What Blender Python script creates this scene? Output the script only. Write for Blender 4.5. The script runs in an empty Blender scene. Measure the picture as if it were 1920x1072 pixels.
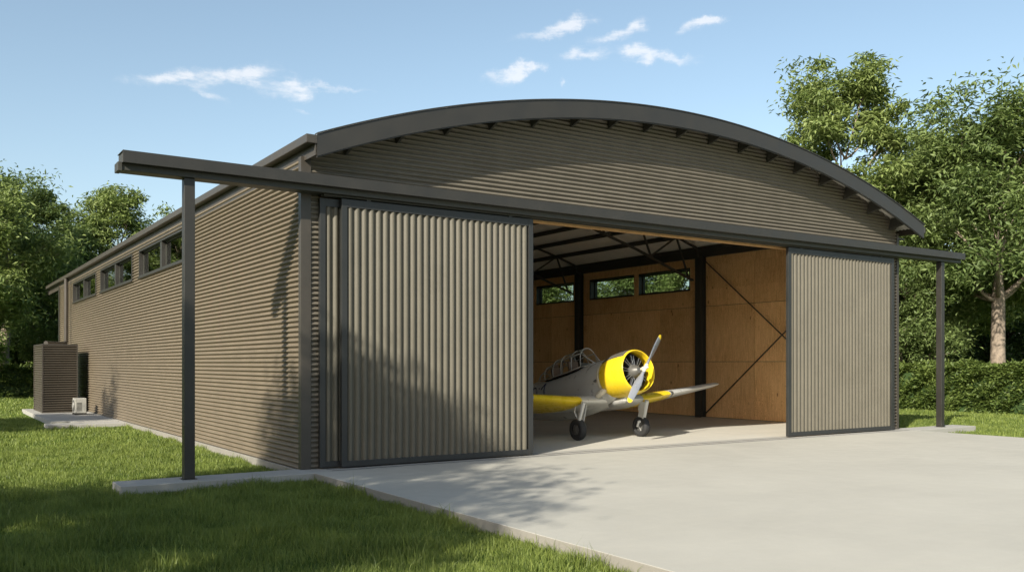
import bpy, bmesh, math, random
import numpy as np
from mathutils import Vector, Matrix
sc = bpy.context.scene
col = sc.collection
R = math.radians
random.seed(7)

# ------------------------------------------------------------------ helpers
class MB:
    def __init__(s): s.v=[]; s.f=[]; s.m=[]
    def add(s, vs, fs, m=0):
        o=len(s.v); s.v += [tuple(p) for p in vs]
        for f in fs: s.f.append(tuple(i+o for i in f)); s.m.append(m)
    def box(s, x0,x1,y0,y1,z0,z1,m=0):
        s.add([(x0,y0,z0),(x1,y0,z0),(x1,y1,z0),(x0,y1,z0),(x0,y0,z1),(x1,y0,z1),(x1,y1,z1),(x0,y1,z1)],
              [(0,3,2,1),(4,5,6,7),(0,1,5,4),(1,2,6,5),(2,3,7,6),(3,0,4,7)],m)
    def prism(s,pts,z0,z1,m=0):
        n=len(pts); s.add([(x,y,z0) for x,y in pts]+[(x,y,z1) for x,y in pts],[tuple(range(n))[::-1],tuple(range(n,2*n))]+[(i,(i+1)%n,(i+1)%n+n,i+n) for i in range(n)],m)
    def bar(s, a,b,w,h,m=0,up=(0,0,1)):
        a=Vector(a);b=Vector(b);d=(b-a).normalized();u=Vector(up)
        if abs(d.dot(u))>.98: u=Vector((0,1,0))
        n=d.cross(u).normalized();u=n.cross(d)
        vs=[p+n*(i*w/2)+u*(j*h/2) for p in (a,b) for i,j in ((-1,-1),(1,-1),(1,1),(-1,1))]
        s.add(vs,[(0,1,2,3),(7,6,5,4),(0,4,5,1),(1,5,6,2),(2,6,7,3),(3,7,4,0)],m)
    def tube(s, pts, rads, seg=8, m=0, cap=True):
        pts=[Vector(p) for p in pts]
        if not hasattr(rads,'__len__'): rads=[rads]*len(pts)
        o=len(s.v); prev=None
        for i,p in enumerate(pts):
            d=(pts[min(i+1,len(pts)-1)]-pts[max(i-1,0)]).normalized()
            if prev is None:
                u=Vector((0,0,1)) if abs(d.z)<.9 else Vector((1,0,0))
                n=d.cross(u).normalized()
            else: n=(prev-d*prev.dot(d)).normalized()
            prev=n; b=d.cross(n)
            for k in range(seg):
                t=2*math.pi*k/seg; s.v.append(tuple(p+(n*math.cos(t)+b*math.sin(t))*rads[i]))
        for i in range(len(pts)-1):
            for k in range(seg):
                a=o+i*seg+k;b2=o+i*seg+(k+1)%seg
                s.f.append((a,b2,b2+seg,a+seg)); s.m.append(m)
        if cap:
            s.f.append(tuple(o+k for k in range(seg))[::-1]); s.m.append(m)
            s.f.append(tuple(o+(len(pts)-1)*seg+k for k in range(seg))); s.m.append(m)
    def loft(s, rings, mats=None, cap0=True, cap1=True):
        o=len(s.v); n=len(rings[0])
        for r in rings: s.v += [tuple(p) for p in r]
        for i in range(len(rings)-1):
            for k in range(n):
                a=o+i*n+k;b=o+i*n+(k+1)%n
                s.f.append((a,b,b+n,a+n)); s.m.append(mats[i] if mats else 0)
        if cap0: s.f.append(tuple(o+k for k in range(n))[::-1]); s.m.append(mats[0] if mats else 0)
        if cap1: s.f.append(tuple(o+(len(rings)-1)*n+k for k in range(n))); s.m.append(mats[-1] if mats else 0)
    def xf(s, fn): s.v=[tuple(fn(*p)) for p in s.v]; return s
    def build(s, name, mat, parent=None, smooth=False, bevel=0, merge=0, angle=None, recalc=True):
        me=bpy.data.meshes.new(name); me.from_pydata(s.v,[],s.f)
        for m in (mat if isinstance(mat,(list,tuple)) else [mat]): me.materials.append(m)
        me.polygons.foreach_set('material_index', s.m)
        if merge or recalc:
            bm=bmesh.new(); bm.from_mesh(me)
            if merge: bmesh.ops.remove_doubles(bm, verts=bm.verts, dist=merge)
            if recalc: bmesh.ops.recalc_face_normals(bm, faces=bm.faces)
            bm.to_mesh(me); bm.free()
        if smooth:
            me.polygons.foreach_set('use_smooth',[True]*len(me.polygons))
            if angle: me.set_sharp_from_angle(angle=R(angle))
        ob=bpy.data.objects.new(name,me); col.objects.link(ob)
        if parent is not None: ob.parent=parent
        if bevel:
            b=ob.modifiers.new('b','BEVEL'); b.width=bevel; b.segments=2; b.limit_method='ANGLE'; b.angle_limit=R(40)
        return ob

def tag(o,label=None,cat=None,group=None,kind=None):
    if label: o['label']=label
    if cat: o['category']=cat
    if group: o['group']=group
    if kind: o['kind']=kind
    return o
def empty(name,loc=(0,0,0),rz=0):
    e=bpy.data.objects.new(name,None); col.objects.link(e); e.location=loc; e.rotation_euler=(0,0,rz); e.empty_display_size=.3
    return e

# ------------------------------------------------------------------ materials
class NT:
    def __init__(s,name):
        s.mat=bpy.data.materials.new(name); s.mat.use_nodes=True; s.nt=s.mat.node_tree; s.nt.nodes.clear()
        s.out=s.n('ShaderNodeOutputMaterial'); s.p=s.n('ShaderNodeBsdfPrincipled'); s.l(s.p.outputs[0],s.out.inputs[0])
    def n(s,t,**k):
        x=s.nt.nodes.new(t)
        for a,b in k.items(): setattr(x,a,b)
        return x
    def l(s,a,b): s.nt.links.new(a,b)
    def coord(s,scale=(1,1,1),kind='Object'):
        t=s.n('ShaderNodeTexCoord'); m=s.n('ShaderNodeMapping'); m.inputs['Scale'].default_value=scale
        s.l(t.outputs[kind],m.inputs[0]); return m.outputs[0]
    def noise(s,scale,vec=None,detail=4,rough=.55,dist=0):
        x=s.n('ShaderNodeTexNoise'); x.inputs['Scale'].default_value=scale; x.inputs['Detail'].default_value=detail
        x.inputs['Roughness'].default_value=rough; x.inputs['Distortion'].default_value=dist
        if vec is not None: s.l(vec,x.inputs['Vector'])
        return x.outputs['Fac']
    def ramp(s,fac,stops):
        r=s.n('ShaderNodeValToRGB'); e=r.color_ramp.elements
        while len(e)<len(stops): e.new(.5)
        for i,(p,c) in enumerate(stops): e[i].position=p; e[i].color=(*c,1)
        s.l(fac,r.inputs[0]); return r.outputs[0]
    def mix(s,fac,a,b,mode='MIX'):
        m=s.n('ShaderNodeMix',data_type='RGBA',blend_type=mode)
        if isinstance(fac,(int,float)): m.inputs[0].default_value=fac
        else: s.l(fac,m.inputs[0])
        for i,c in ((6,a),(7,b)):
            if isinstance(c,tuple): m.inputs[i].default_value=(*c,1)
            else: s.l(c,m.inputs[i])
        return m.outputs[2]
    def rng(s,v,a,b,c,d):
        m=s.n('ShaderNodeMapRange'); s.l(v,m.inputs[0])
        for i,x in enumerate((a,b,c,d)): m.inputs[i+1].default_value=x
        return m.outputs[0]
    def base(s,c):
        if isinstance(c,tuple): s.p.inputs['Base Color'].default_value=(*c,1)
        else: s.l(c,s.p.inputs['Base Color'])
    def set(s,**k):
        for a,b in k.items():
            a={'rough':'Roughness','metal':'Metallic','spec':'Specular IOR Level','trans':'Transmission Weight','coat':'Coat Weight'}[a]
            if isinstance(b,(int,float)): s.p.inputs[a].default_value=b
            else: s.l(b,s.p.inputs[a])
    def bump(s,h,strength=.3,dist=.01):
        b=s.n('ShaderNodeBump'); b.inputs['Strength'].default_value=strength; b.inputs['Distance'].default_value=dist
        s.l(h,b.inputs['Height']); s.l(b.outputs[0],s.p.inputs['Normal'])

def paint(name,c,rough=.45,var=.12,metal=0,spec=.5,scale=1.5,bump=0,dirt=.18):
    t=NT(name); v=t.coord()
    n=t.noise(scale,v,6,.6); n2=t.noise(scale*9,v,3)
    lo=tuple(x*(1-var) for x in c); hi=tuple(min(1,x*(1+var)) for x in c)
    cc=t.ramp(n,[(.3,lo),(.7,hi)]); t.base(t.mix(t.rng(n2,.3,.7,0,dirt),cc,tuple(x*.7 for x in c)))
    t.set(rough=t.rng(n,.3,.7,rough-.08,rough+.1),metal=metal,spec=spec)
    if bump: t.bump(n2,bump,.004)
    return t.mat

M={}
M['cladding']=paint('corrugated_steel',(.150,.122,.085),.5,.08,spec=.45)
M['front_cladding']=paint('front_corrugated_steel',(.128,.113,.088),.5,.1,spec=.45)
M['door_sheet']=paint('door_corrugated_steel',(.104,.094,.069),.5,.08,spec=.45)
M['box_sheet']=paint('enclosure_steel',(.066,.055,.04),.5,.08,spec=.4)
M['trim']=paint('trim_steel',(.028,.026,.022),.42,.1,spec=.5)
M['trimwarm']=paint('gutter_steel',(.052,.045,.036),.42,.1,spec=.5)
M['frame']=paint('door_frame_steel',(.024,.025,.024),.42,.1,spec=.5)
M['steel']=paint('dark_structural_steel',(.04,.039,.032),.5,.15)
M['ceiling']=paint('ceiling_steel',(.80,.76,.68),.45,.06)
M['white']=paint('white_enamel',(.36,.35,.31),.4,.06)
M['black']=paint('black_rubber',(.02,.02,.02),.75,.2)
M['yellow']=paint('yellow_paint',(.74,.53,.02),.28,.03,spec=.6,scale=3,dirt=.05)
M['yellowdk']=M['yellow']
M['alu']=paint('aluminium_paint',(.56,.56,.53),.33,.05,metal=.3,spec=.6,scale=3)
M['blade_metal']=paint('blade_metal',(.33,.34,.36),.3,.08,metal=.5)
M['bright']=paint('bright_metal',(.62,.62,.6),.25,.05,metal=.8)
M['cream']=paint('cream_paint',(.56,.52,.41),.35,.05)
M['antiglare']=paint('antiglare_paint',(.09,.085,.07),.7,.15)
M['engine']=paint('engine_metal',(.012,.012,.012),.5,.3,metal=.3)
M['crank']=paint('crankcase_grey',(.12,.118,.11),.4,.15,metal=.3)
M['seat']=paint('seat_leather',(.16,.11,.08),.7,.2)
M['navy']=paint('navy_paint',(.01,.014,.05),.4,.1)
M['bark']=paint('bark',(.23,.185,.14),.9,.45,scale=5,bump=.8)
def glass(name,tint=(.85,.9,.88),refl=.12):
    t=NT(name); t.nt.nodes.remove(t.p)
    g=t.n('ShaderNodeBsdfGlossy'); g.inputs['Roughness'].default_value=.02
    tr=t.n('ShaderNodeBsdfTransparent'); tr.inputs[0].default_value=(*tint,1)
    fr=t.n('ShaderNodeFresnel'); gg=t.n('ShaderNodeNewGeometry'); t.l(t.rng(gg.outputs['Backfacing'],0,1,1.5,1/1.5),fr.inputs[0])
    m=t.n('ShaderNodeMixShader'); a=t.n('ShaderNodeMath',operation='ADD'); t.l(fr.outputs[0],a.inputs[0]); a.inputs[1].default_value=refl-.04
    t.l(a.outputs[0],m.inputs[0]); t.l(tr.outputs[0],m.inputs[1]); t.l(g.outputs[0],m.inputs[2]); t.l(m.outputs[0],t.out.inputs[0])
    return t.mat
M['glass']=glass('window_glass',(.8,.86,.82),.16)
M['canopy_glass']=glass('canopy_glass',(.93,.94,.92),.05)

def concrete(name,c,streak=False):
    t=NT(name); v=t.coord()
    a=t.noise(.35,v,8,.62,.4); b=t.noise(2.2,v,8,.65); d=t.noise(60,v,3,.6)
    st=t.noise(1.0,t.coord((.5,3.,1)),6,.6,.6)
    cc=t.ramp(a,[(.32,tuple(x*.92 for x in c)),(.68,tuple(x*1.05 for x in c))])
    cc=t.mix(t.rng(b,.35,.72,0,.2),cc,tuple(x*.78 for x in c))
    cc=t.mix(t.rng(st,.5,.75,0,.22),cc,(c[0]*1.15,c[1]*1.13,c[2]*1.08))
    cc=t.mix(t.rng(d,.45,.8,0,.3),cc,tuple(x*.6 for x in c))
    t.base(cc); t.set(rough=t.rng(b,.3,.7,.6,.85),spec=.35); t.bump(d,.25,.003)
    return t.mat
M['apron']=concrete('apron_concrete',(.388,.376,.33))
M['floor']=concrete('floor_concrete',(.47,.45,.395))
M['footing']=concrete('footing_concrete',(.34,.33,.30))
M['edge']=concrete('sun_dimmed_concrete_edge',(.235,.222,.195))  # slab and kerb sides darkened in colour because sunlight whitens them

def ply():
    t=NT('plywood'); v=t.coord((1,1,1))
    g=t.n('ShaderNodeNewGeometry')
    off=t.n('ShaderNodeVectorMath',operation='SCALE'); comb=t.n('ShaderNodeCombineXYZ')
    for i in range(3): t.l(g.outputs['Random Per Island'],comb.inputs[i])
    t.l(comb.outputs[0],off.inputs[0]); off.inputs[3].default_value=37.
    ad=t.n('ShaderNodeVectorMath',operation='ADD'); t.l(v,ad.inputs[0]); t.l(off.outputs[0],ad.inputs[1])
    mp=t.n('ShaderNodeMapping'); mp.inputs['Scale'].default_value=(3.,3.,.42); t.l(ad.outputs[0],mp.inputs[0])
    n=t.noise(1.6,mp.outputs[0],3,.5,1.6)
    w=t.n('ShaderNodeMath',operation='MULTIPLY'); t.l(n,w.inputs[0]); w.inputs[1].default_value=22.
    fr=t.n('ShaderNodeMath',operation='FRACT'); t.l(w.outputs[0],fr.inputs[0])
    mp2=t.n('ShaderNodeMapping'); mp2.inputs['Scale'].default_value=(9.,9.,.5); t.l(ad.outputs[0],mp2.inputs[0])
    fib=t.noise(3,mp2.outputs[0],4,.6)
    big=t.noise(.8,ad.outputs[0],3,.5)
    c=t.ramp(fr.outputs[0],[(0,(.46,.21,.06)),(.2,(.90,.58,.27)),(.75,(.93,.62,.30)),(1,(.46,.21,.06))])
    c=t.mix(t.rng(fib,.38,.68,0,.65),c,(.48,.24,.09))
    c=t.mix(t.rng(big,.35,.65,0,.35),c,(.93,.62,.31))
    mp3=t.n('ShaderNodeMapping'); mp3.inputs['Scale'].default_value=(1.6,1.6,.8); t.l(ad.outputs[0],mp3.inputs[0])
    vo=t.n('ShaderNodeTexVoronoi'); vo.inputs['Scale'].default_value=1.15; t.l(mp3.outputs[0],vo.inputs['Vector'])
    c=t.mix(t.rng(vo.outputs['Distance'],.035,.10,.85,0),c,(.22,.08,.02))
    h=t.rng(g.outputs['Random Per Island'],0,1,.88,1.08)
    hs=t.n('ShaderNodeHueSaturation'); t.l(h,hs.inputs['Value']); t.l(c,hs.inputs['Color'])
    t.base(hs.outputs[0]); t.set(rough=.62,spec=.3); return t.mat
M['ply']=ply()
M['timber']=paint('header_timber',(.5,.30,.13),.6,.25,scale=3)

def leafmat(name,c1,c2,c3,trans=.35):
    t=NT(name); g=t.n('ShaderNodeNewGeometry'); oi=t.n('ShaderNodeObjectInfo')
    big=t.noise(.35 if 'grass' not in name else .9,t.coord(),4,.6)
    c=t.ramp(g.outputs['Random Per Island'],[(0,c1),(.5,c2),(1,c3)])
    c=t.mix(t.rng(big,.4,.62,0,.5),c,tuple(x*1.25 for x in c3))
    t.base(c); t.set(rough=.5,spec=.35)
    tr=t.n('ShaderNodeBsdfTranslucent'); t.l(t.mix(.5,c,(.12,.17,.02)),tr.inputs[0])
    m=t.n('ShaderNodeMixShader'); m.inputs[0].default_value=trans+.06
    t.l(t.p.outputs[0],m.inputs[1]); t.l(tr.outputs[0],m.inputs[2]); t.l(m.outputs[0],t.out.inputs[0])
    return t.mat
M['leafA']=leafmat('foliage_bright',(.10,.15,.04),(.17,.225,.065),(.27,.33,.11))
M['leafB']=leafmat('foliage_mid',(.075,.115,.038),(.125,.18,.055),(.20,.26,.085))
M['leafD']=leafmat('foliage_dark',(.022,.045,.016),(.04,.075,.024),(.07,.115,.038),.25)
M['hedge']=leafmat('hedge_foliage',(.06,.095,.022),(.10,.15,.033),(.17,.22,.055))
M['blade']=leafmat('grass_blade',(.07,.11,.024),(.135,.185,.038),(.25,.30,.07),.35)

def groundmat():
    t=NT('lawn_soil'); v=t.coord()
    a=t.noise(.5,v,6,.6); b=t.noise(25,v,4,.7)
    c=t.ramp(b,[(.3,(.03,.06,.012)),(.7,(.085,.145,.02))]); c=t.mix(t.rng(a,.35,.65,0,.5),c,(.10,.14,.03))
    t.base(c); t.set(rough=.95,spec=.1); t.bump(b,.8,.03); return t.mat
M['ground']=groundmat()

# ------------------------------------------------------------------ setting
GZ=-.22
b=MB(); b.add([(-350,-350,GZ),(400,-350,GZ),(400,450,GZ),(-350,450,GZ)],[(0,1,2,3)])
tag(b.build('ground',M['ground']),kind='structure')
W=23.18; L=41.7
# apron slab (front), with saw-cut joint against the strip footing
b=MB(); b.box(0.0,23.08,-45,-.758,-.42,0); b.m=[1,0,1,1,1,1]
tag(b.build('apron',[M['apron'],M['edge']],bevel=.012,recalc=False),kind='structure')
b=MB(); b.box(-4.02,27.2,-.75,.2,-.45,.0)
# rounded right end
fo=b.build('footing',M['footing'],bevel=.015); tag(fo,kind='structure')
# ground around has grass; floor
b=MB(); b.box(.1,W-.1,.208,L-.05,-.4,0)
tag(b.build('floor',M['floor']),kind='structure')
# steel door guides let into the footing
b=MB()
for y in (-.265,-.58): b.box(.5,23.0,y-.02,y+.02,-.01,.004)
tag(b.build('door_guide_rails',M['trim']),kind='structure')
# plinth along walls
b=MB(); b.box(-.06,.09,.21,41.9,-.45,-.012); b.box(W-.09,W+.06,.21,41.9,-.45,-.012); b.box(.1,W-.1,41.75,41.9,-.45,-.012)
tag(b.build('plinth_kerb',M['edge'],bevel=.008),kind='structure')
# side pads
b=MB(); b.box(-2.6,-.065,22.6,35.2,-.42,-.02); b.box(-2.95,-.07,20.7,22.0,-.42,-.06); b.box(-1.9,-.07,22.0,22.6,-.42,-.03)
tag(b.build('side_path',M['footing'],bevel=.012),kind='structure')

# ------------------------------------------------------------------ hangar
hangar=empty('hangar')
tag(hangar,'large brown corrugated metal hangar with arched roof and open sliding doors','hangar')
XC=11.85; ZC=-22.0; RO=31.85
def arc(r,x): return ZC+math.sqrt(max(0,r*r-(x-XC)**2))
P=.118; A=.034
def corr_rows(b,s0,s1,pitch,amp,intervals,fn,n=8,pw=0):
    def wave(s):
        ph=math.pi*(s-s0)/pitch
        return amp*math.sin(2*ph) if not pw else amp*(2*abs(math.sin(ph))**pw-1)
    k=int(math.ceil((s1-s0)/pitch*n)); ds=pitch/n
    for i in range(k):
        a=s0+i*ds; c=min(s1,a+ds)
        if c-a<1e-5: continue
        oa=wave(a); oc=wave(c)
        ia=intervals(a,a,c); 
        for (t0a,t1a,t0c,t1c) in ia:
            if t1a-t0a<=0 and t1c-t0c<=0: continue
            b.add([fn(a,t0a,oa),fn(a,t1a,oa),fn(c,t1c,oc),fn(c,t0c,oc)],[(0,1,2,3)])
LW=[(10.35,17.85),(19.22,26.72),(28.1,35.65)]; ZW=(5.84,6.92)
PANES=[]  # (y0,y1) of each light
for (a,c) in LW: m=(a+c)/2; PANES+=[(a+.09,m-.12),(m+.12,c-.09)]
def side_int(z,a,c):
    zz=(a+c)/2
    if ZW[0]<zz<ZW[1]:
        e=[.02]+[q for w in LW for q in w]+[L]
        return [(e[i],e[i+1],e[i],e[i+1]) for i in range(0,len(e),2)]
    return [(.02,L,.02,L)]
b=MB(); corr_rows(b,.0,7.18,P,A,side_int,lambda s,t,o:(0-.0-o,t,s))
b.build('side_wall',M['cladding'],hangar,True,merge=1e-4,recalc=False)
b=MB(); corr_rows(b,.0,7.3,P,A,side_int,lambda s,t,o:(W+o,t,s))
b.build('side_wall',M['cladding'],hangar,True,merge=1e-4,recalc=False)
# front wall
XO0,XO1,ZO=.42,22.5,6.34
def front_int(z,a,c):
    def xr(z):
        if z<7.45: return (.2,W-.1)
        h=math.sqrt(max(0,(RO-.12)**2-(z-ZC)**2)); return (max(.2,XC-h),min(W-.1,XC+h))
    p,q=xr(a),xr(c)
    if (a+c)/2<ZO: return [(p[0],XO0,q[0],XO0),(XO1,p[1],XO1,q[1])]
    return [(p[0],p[1],q[0],q[1])]
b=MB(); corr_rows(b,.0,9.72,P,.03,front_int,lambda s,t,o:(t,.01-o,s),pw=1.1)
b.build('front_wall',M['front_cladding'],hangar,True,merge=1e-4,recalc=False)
def back_int(z,a,c):
    def xr(z):
        if z<7.45: return (0,W)
        h=math.sqrt(max(0,(RO-.12)**2-(z-ZC)**2)); return (max(0,XC-h),min(W,XC+h))
    p,q=xr(a),xr(c); return [(p[0],p[1],q[0],q[1])]
b=MB(); corr_rows(b,.0,9.72,P,A,back_int,lambda s,t,o:(t,L+o,s),n=4)
b.build('back_wall',M['cladding'],hangar,True,merge=1e-4,recalc=False)
# corner trims
b=MB()
b.prism([(-.035,-.035),(.21,-.035),(.21,-.022),(-.022,-.022),(-.022,.13),(-.035,.13)],0,7.22)
b.build('corner_trim',M['trimwarm'],hangar,bevel=.003)
b=MB()
b.prism([(W-.11,-.035),(W+.03,-.035),(W+.03,.12),(W+.018,.12),(W+.018,-.022),(W-.11,-.022)],0,7.3)
b.build('corner_trim',M['trimwarm'],hangar,bevel=.003)
b=MB()
b.prism([(-.045,L-.3),(-.02,L-.3),(-.02,L+.03),(.2,L+.03),(.2,L+.055),(-.045,L+.055)],0,7.2)
b.build('corner_trim',M['trim'],hangar,bevel=.003)
# vertical sheet joint trim beside downpipe
b=MB(); b.box(-.035,-.018,36.55,36.63,0,7.15); b.build('joint_trim',M['trim'],hangar)
# roof sheet, corrugations run along the arc
XR0,XR1=-.12,W+.50; YR0,YR1=-.72,47.0
b=MB()
NA=64; xs=[XR0+(XR1-XR0)*i/NA for i in range(NA+1)]
pit=.15; n=6; k=int((YR1-YR0)/pit*n); ys=[YR0+.01+i*pit/n for i in range(k)]
vs=[]
for j,y in enumerate(ys):
    o=.018*math.sin(2*math.pi*j/n)
    for x in xs:
        z=arc(RO-.07,x); nx=(x-XC)/RO; nz=(z-ZC)/RO
        vs.append((x+nx*o,y,z+nz*o))
fs=[(j*(NA+1)+i,j*(NA+1)+i+1,(j+1)*(NA+1)+i+1,(j+1)*(NA+1)+i) for j in range(len(ys)-1) for i in range(NA)]
b.add(vs,fs); b.build('roof',M['ceiling'],hangar,True,recalc=False)
# barge fascia (front & back)
def arcband(b,y0,y1,r0,r1,x0,x1,n=72):
    rings=[]
    for i in range(n+1):
        x=x0+(x1-x0)*i/n
        rings.append([(x,y0,arc(r0,x)),(x,y1,arc(r0,x)),(x,y1,arc(r1,x)),(x,y0,arc(r1,x))])
    b.loft(rings)
b=MB(); arcband(b,-.745,-.722,RO-.46,RO+.0,XR0+.2,XR1-.0)
arcband(b,-.77,-.60,RO+.003,RO+.03,XR0+.2,XR1+.03)       # cap flashing
arcband(b,-.722,-.68,RO-.485,RO-.462,XR0+.2,XR1-.05)     # bottom return
b.build('barge_fascia',M['trim'],hangar,True,angle=30)
b=MB(); arcband(b,YR1+.002,YR1+.03,RO-.46,RO+.0,XR0+.1,XR1); b.build('barge_fascia',M['trim'],hangar,True,angle=30)
# gutters
def gutter(b,x0,x1,y0,y1,z0,z1,t=.012,open_in=1):
    b.box(x0,x1,y0,y1,z0,z0+t); b.box(x0,x0+t,y0,y1,z0+t,z1); b.box(x1-t,x1,y0,y1,z0+t,z1)
    b.box(x0+t,x1-t,y0,y0+t,z0+t,z1); b.box(x0+t,x1-t,y1-t,y1,z0+t,z1)
b=MB(); gutter(b,-.17,.075,-.75,YR1,7.38,7.57); b.build('gutter',M['trimwarm'],hangar,bevel=.004)
b=MB(); b.box(.04,.07,-.72,YR1,7.12,7.375); b.box(-.0,.04,-.02,YR1,7.0,7.13)
b.build('eaves_fascia',M['trimwarm'],hangar,bevel=.003)
b=MB(); gutter(b,W+.50,W+.66,-.70,YR1,7.28,7.50); b.box(W+.05,W+.49,.03,YR1,7.1,7.16); b.build('gutter',M['trimwarm'],hangar,bevel=.004)
# purlins: one per object
for k in range(-8,9):
    x=XC+1.365*k
    if x<.5 or x>W-.4: pass
    r1=RO-.10; z=arc(r1,x); nx=(x-XC)/RO; nz=(z-ZC)/RO
    b=MB()
    def T(a,y,c): return (x+a*nz+c*nx,y,z-a*nx+c*nz)
    o=.04; d=.20
    vs=[T(p,y,q) for y in (.04,YR1-.02) for p,q in ((-o,-d),(o,-d),(o,0),(-o,0))]
    b.add(vs,[(0,1,2,3),(7,6,5,4),(0,4,5,1),(1,5,6,2),(2,6,7,3),(3,7,4,0)])
    b.build('purlin',M['steel'],hangar)
    vs=[T(p,y,q) for y,dd in ((-.70,.26),(-.03,.46)) for p,q in ((-o,-dd),(o,-dd),(o,0),(-o,0))]
    b=MB(); b.add(vs,[(0,1,2,3),(7,6,5,4),(0,4,5,1),(1,5,6,2),(2,6,7,3),(3,7,4,0)]); b.build('outrigger',M['steel'],hangar)
# track beam over the doors
b=MB()
b.prism([(-.60,6.49),(-.44,6.49),(-.44,6.51),(-.58,6.51),(-.58,6.72),(-.03,6.72),(-.03,6.74),(-.60,6.74)],-3.96,26.72)
b.v=[(z,x,y) for x,y,z in b.v]
b.build('track_beam',M['trim'],hangar,bevel=.006)
b=MB(); b.box(-3.94,26.7,-.43,-.03,6.365,6.71); b.box(-4.03,-3.945,-.46,-.1,6.34,6.52)
b.build('track_housing',M['steel'],hangar,bevel=.006)
for y in (-.265,-.10): b=MB(); b.box(.42,22.7,y-.03,y+.03,6.325,6.36); b.build('door_track',M['steel'],hangar)
for x in (-2.6,25.56):
    b=MB(); b.box(x-.11,x+.11,-.37,-.15,.012,6.36); b.build('post',M['trim'],hangar,bevel=.01)
    b=MB(); b.box(x-.15,x+.15,-.41,-.11,.0,.012); b.build('base_plate',M['trim'],hangar)
# timber header behind the track
b=MB(); b.box(XO0,XO1,.14,.34,6.31,6.50); b.build('door_header',M['timber'],hangar,bevel=.006)
for x in (XO0-.02,XO1):
    b=MB(); b.box(x,x+.02,.15,.3,0,6.30); b.build('door_jamb',M['frame'],hangar)
# doors
def door(x0,x1,y0,y1,z0,z1,nr,fw=.14,ft=.19,fb=.14):
    f=MB()
    f.box(x0,x0+fw,y0,y1,z0,z1); f.box(x1-fw,x1,y0,y1,z0,z1)
    f.box(x0+fw,x1-fw,y0+.004,y1,z1-ft,z1); f.box(x0+fw,x1-fw,y0+.004,y1,z0,z0+fb)
    d=empty('door',(0,0,0)); d.parent=hangar
    f.build('frame',M['frame'],d,bevel=.006)
    p=MB(); a,c=x0+fw,x1-fw; pitch=(c-a)/nr
    corr_rows(p,a,c,pitch,.040,lambda s,u,v:[(z0+fb,z1-ft,z0+fb,z1-ft)],lambda s,t,o:(s,y0+.05-o,t),n=12,pw=.85)
    # flattened ridge profile
    p.build('panel',M['door_sheet'],d,True,merge=1e-4,recalc=False)
    q=MB(); q.box(a,c,y1-.02,y1-.004,z0+fb,z1-ft); q.build('bounce_backing_sheet',M['ceiling'],d)  # unseen inner face, made pale to bounce light into the hangar
    for x in (x0+.7,x1-.7):
        h=MB(); h.box(x-.05,x+.05,(y0+y1)/2-.02,(y0+y1)/2+.02,z1,z1+.035); h.build('hanger',M['steel'],d)
    return d
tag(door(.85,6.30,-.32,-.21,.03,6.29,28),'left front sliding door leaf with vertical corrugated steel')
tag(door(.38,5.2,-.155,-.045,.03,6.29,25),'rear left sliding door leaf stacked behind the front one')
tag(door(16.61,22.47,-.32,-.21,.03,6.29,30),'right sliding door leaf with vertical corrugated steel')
# windows
def window(x_out,x_in,y0,y1,sgn,panes=2):
    w=empty('window'); w.parent=hangar
    f=MB(); z0,z1=ZW; t=.07; xo=x_out+sgn*.05; xa,xb=min(xo,x_in),max(xo,x_in)
    f.box(xa,xb,y0,y0+t,z0,z1); f.box(xa,xb,y1-t,y1,z0,z1)
    f.box(xa,xb,y0+t,y1-t,z0,z0+t); f.box(xa,xb,y0+t,y1-t,z1-t,z1)
    m=(y0+y1)/2; f.box(xa+.02*(sgn<0),xb-.02*(sgn>0),m-.13,m+.13,z0+t,z1-t)
    f.build('frame',M['trim'],w,bevel=.005)
    g=MB(); xg=x_out-sgn*.13
    for a,c in ((y0+t,m-.13),(m+.13,y1-t)):
        for (p,q,r,s) in ((a,a+.05,z0+t,z1-t),(c-.05,c,z0+t,z1-t),(a+.05,c-.05,z0+t,z0+t+.05),(a+.05,c-.05,z1-t-.05,z1-t)):
            g.box(xg-.025,xg+.025,p,q,r,s)
    g.build('sash',M['steel'],w)
    g=MB()
    for a,c in ((y0+t,m-.13),(m+.13,y1-t)): g.box(xg-.003,xg+.003,a+.05,c-.05,z0+t+.05,z1-t-.05)
    g.build('pane',M['glass'],w)
    s=MB(); s.box(min(x_out+sgn*.02,x_out+sgn*.085),max(x_out+sgn*.02,x_out+sgn*.085),y0-.03,y1+.03,z0-.05,z0-.004); s.build('sill',M['trim'],w,bevel=.003)
    return w
for a,c in LW:
    window(0,.3,a,c,-1); window(W,22.74,a,c,1)
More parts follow.
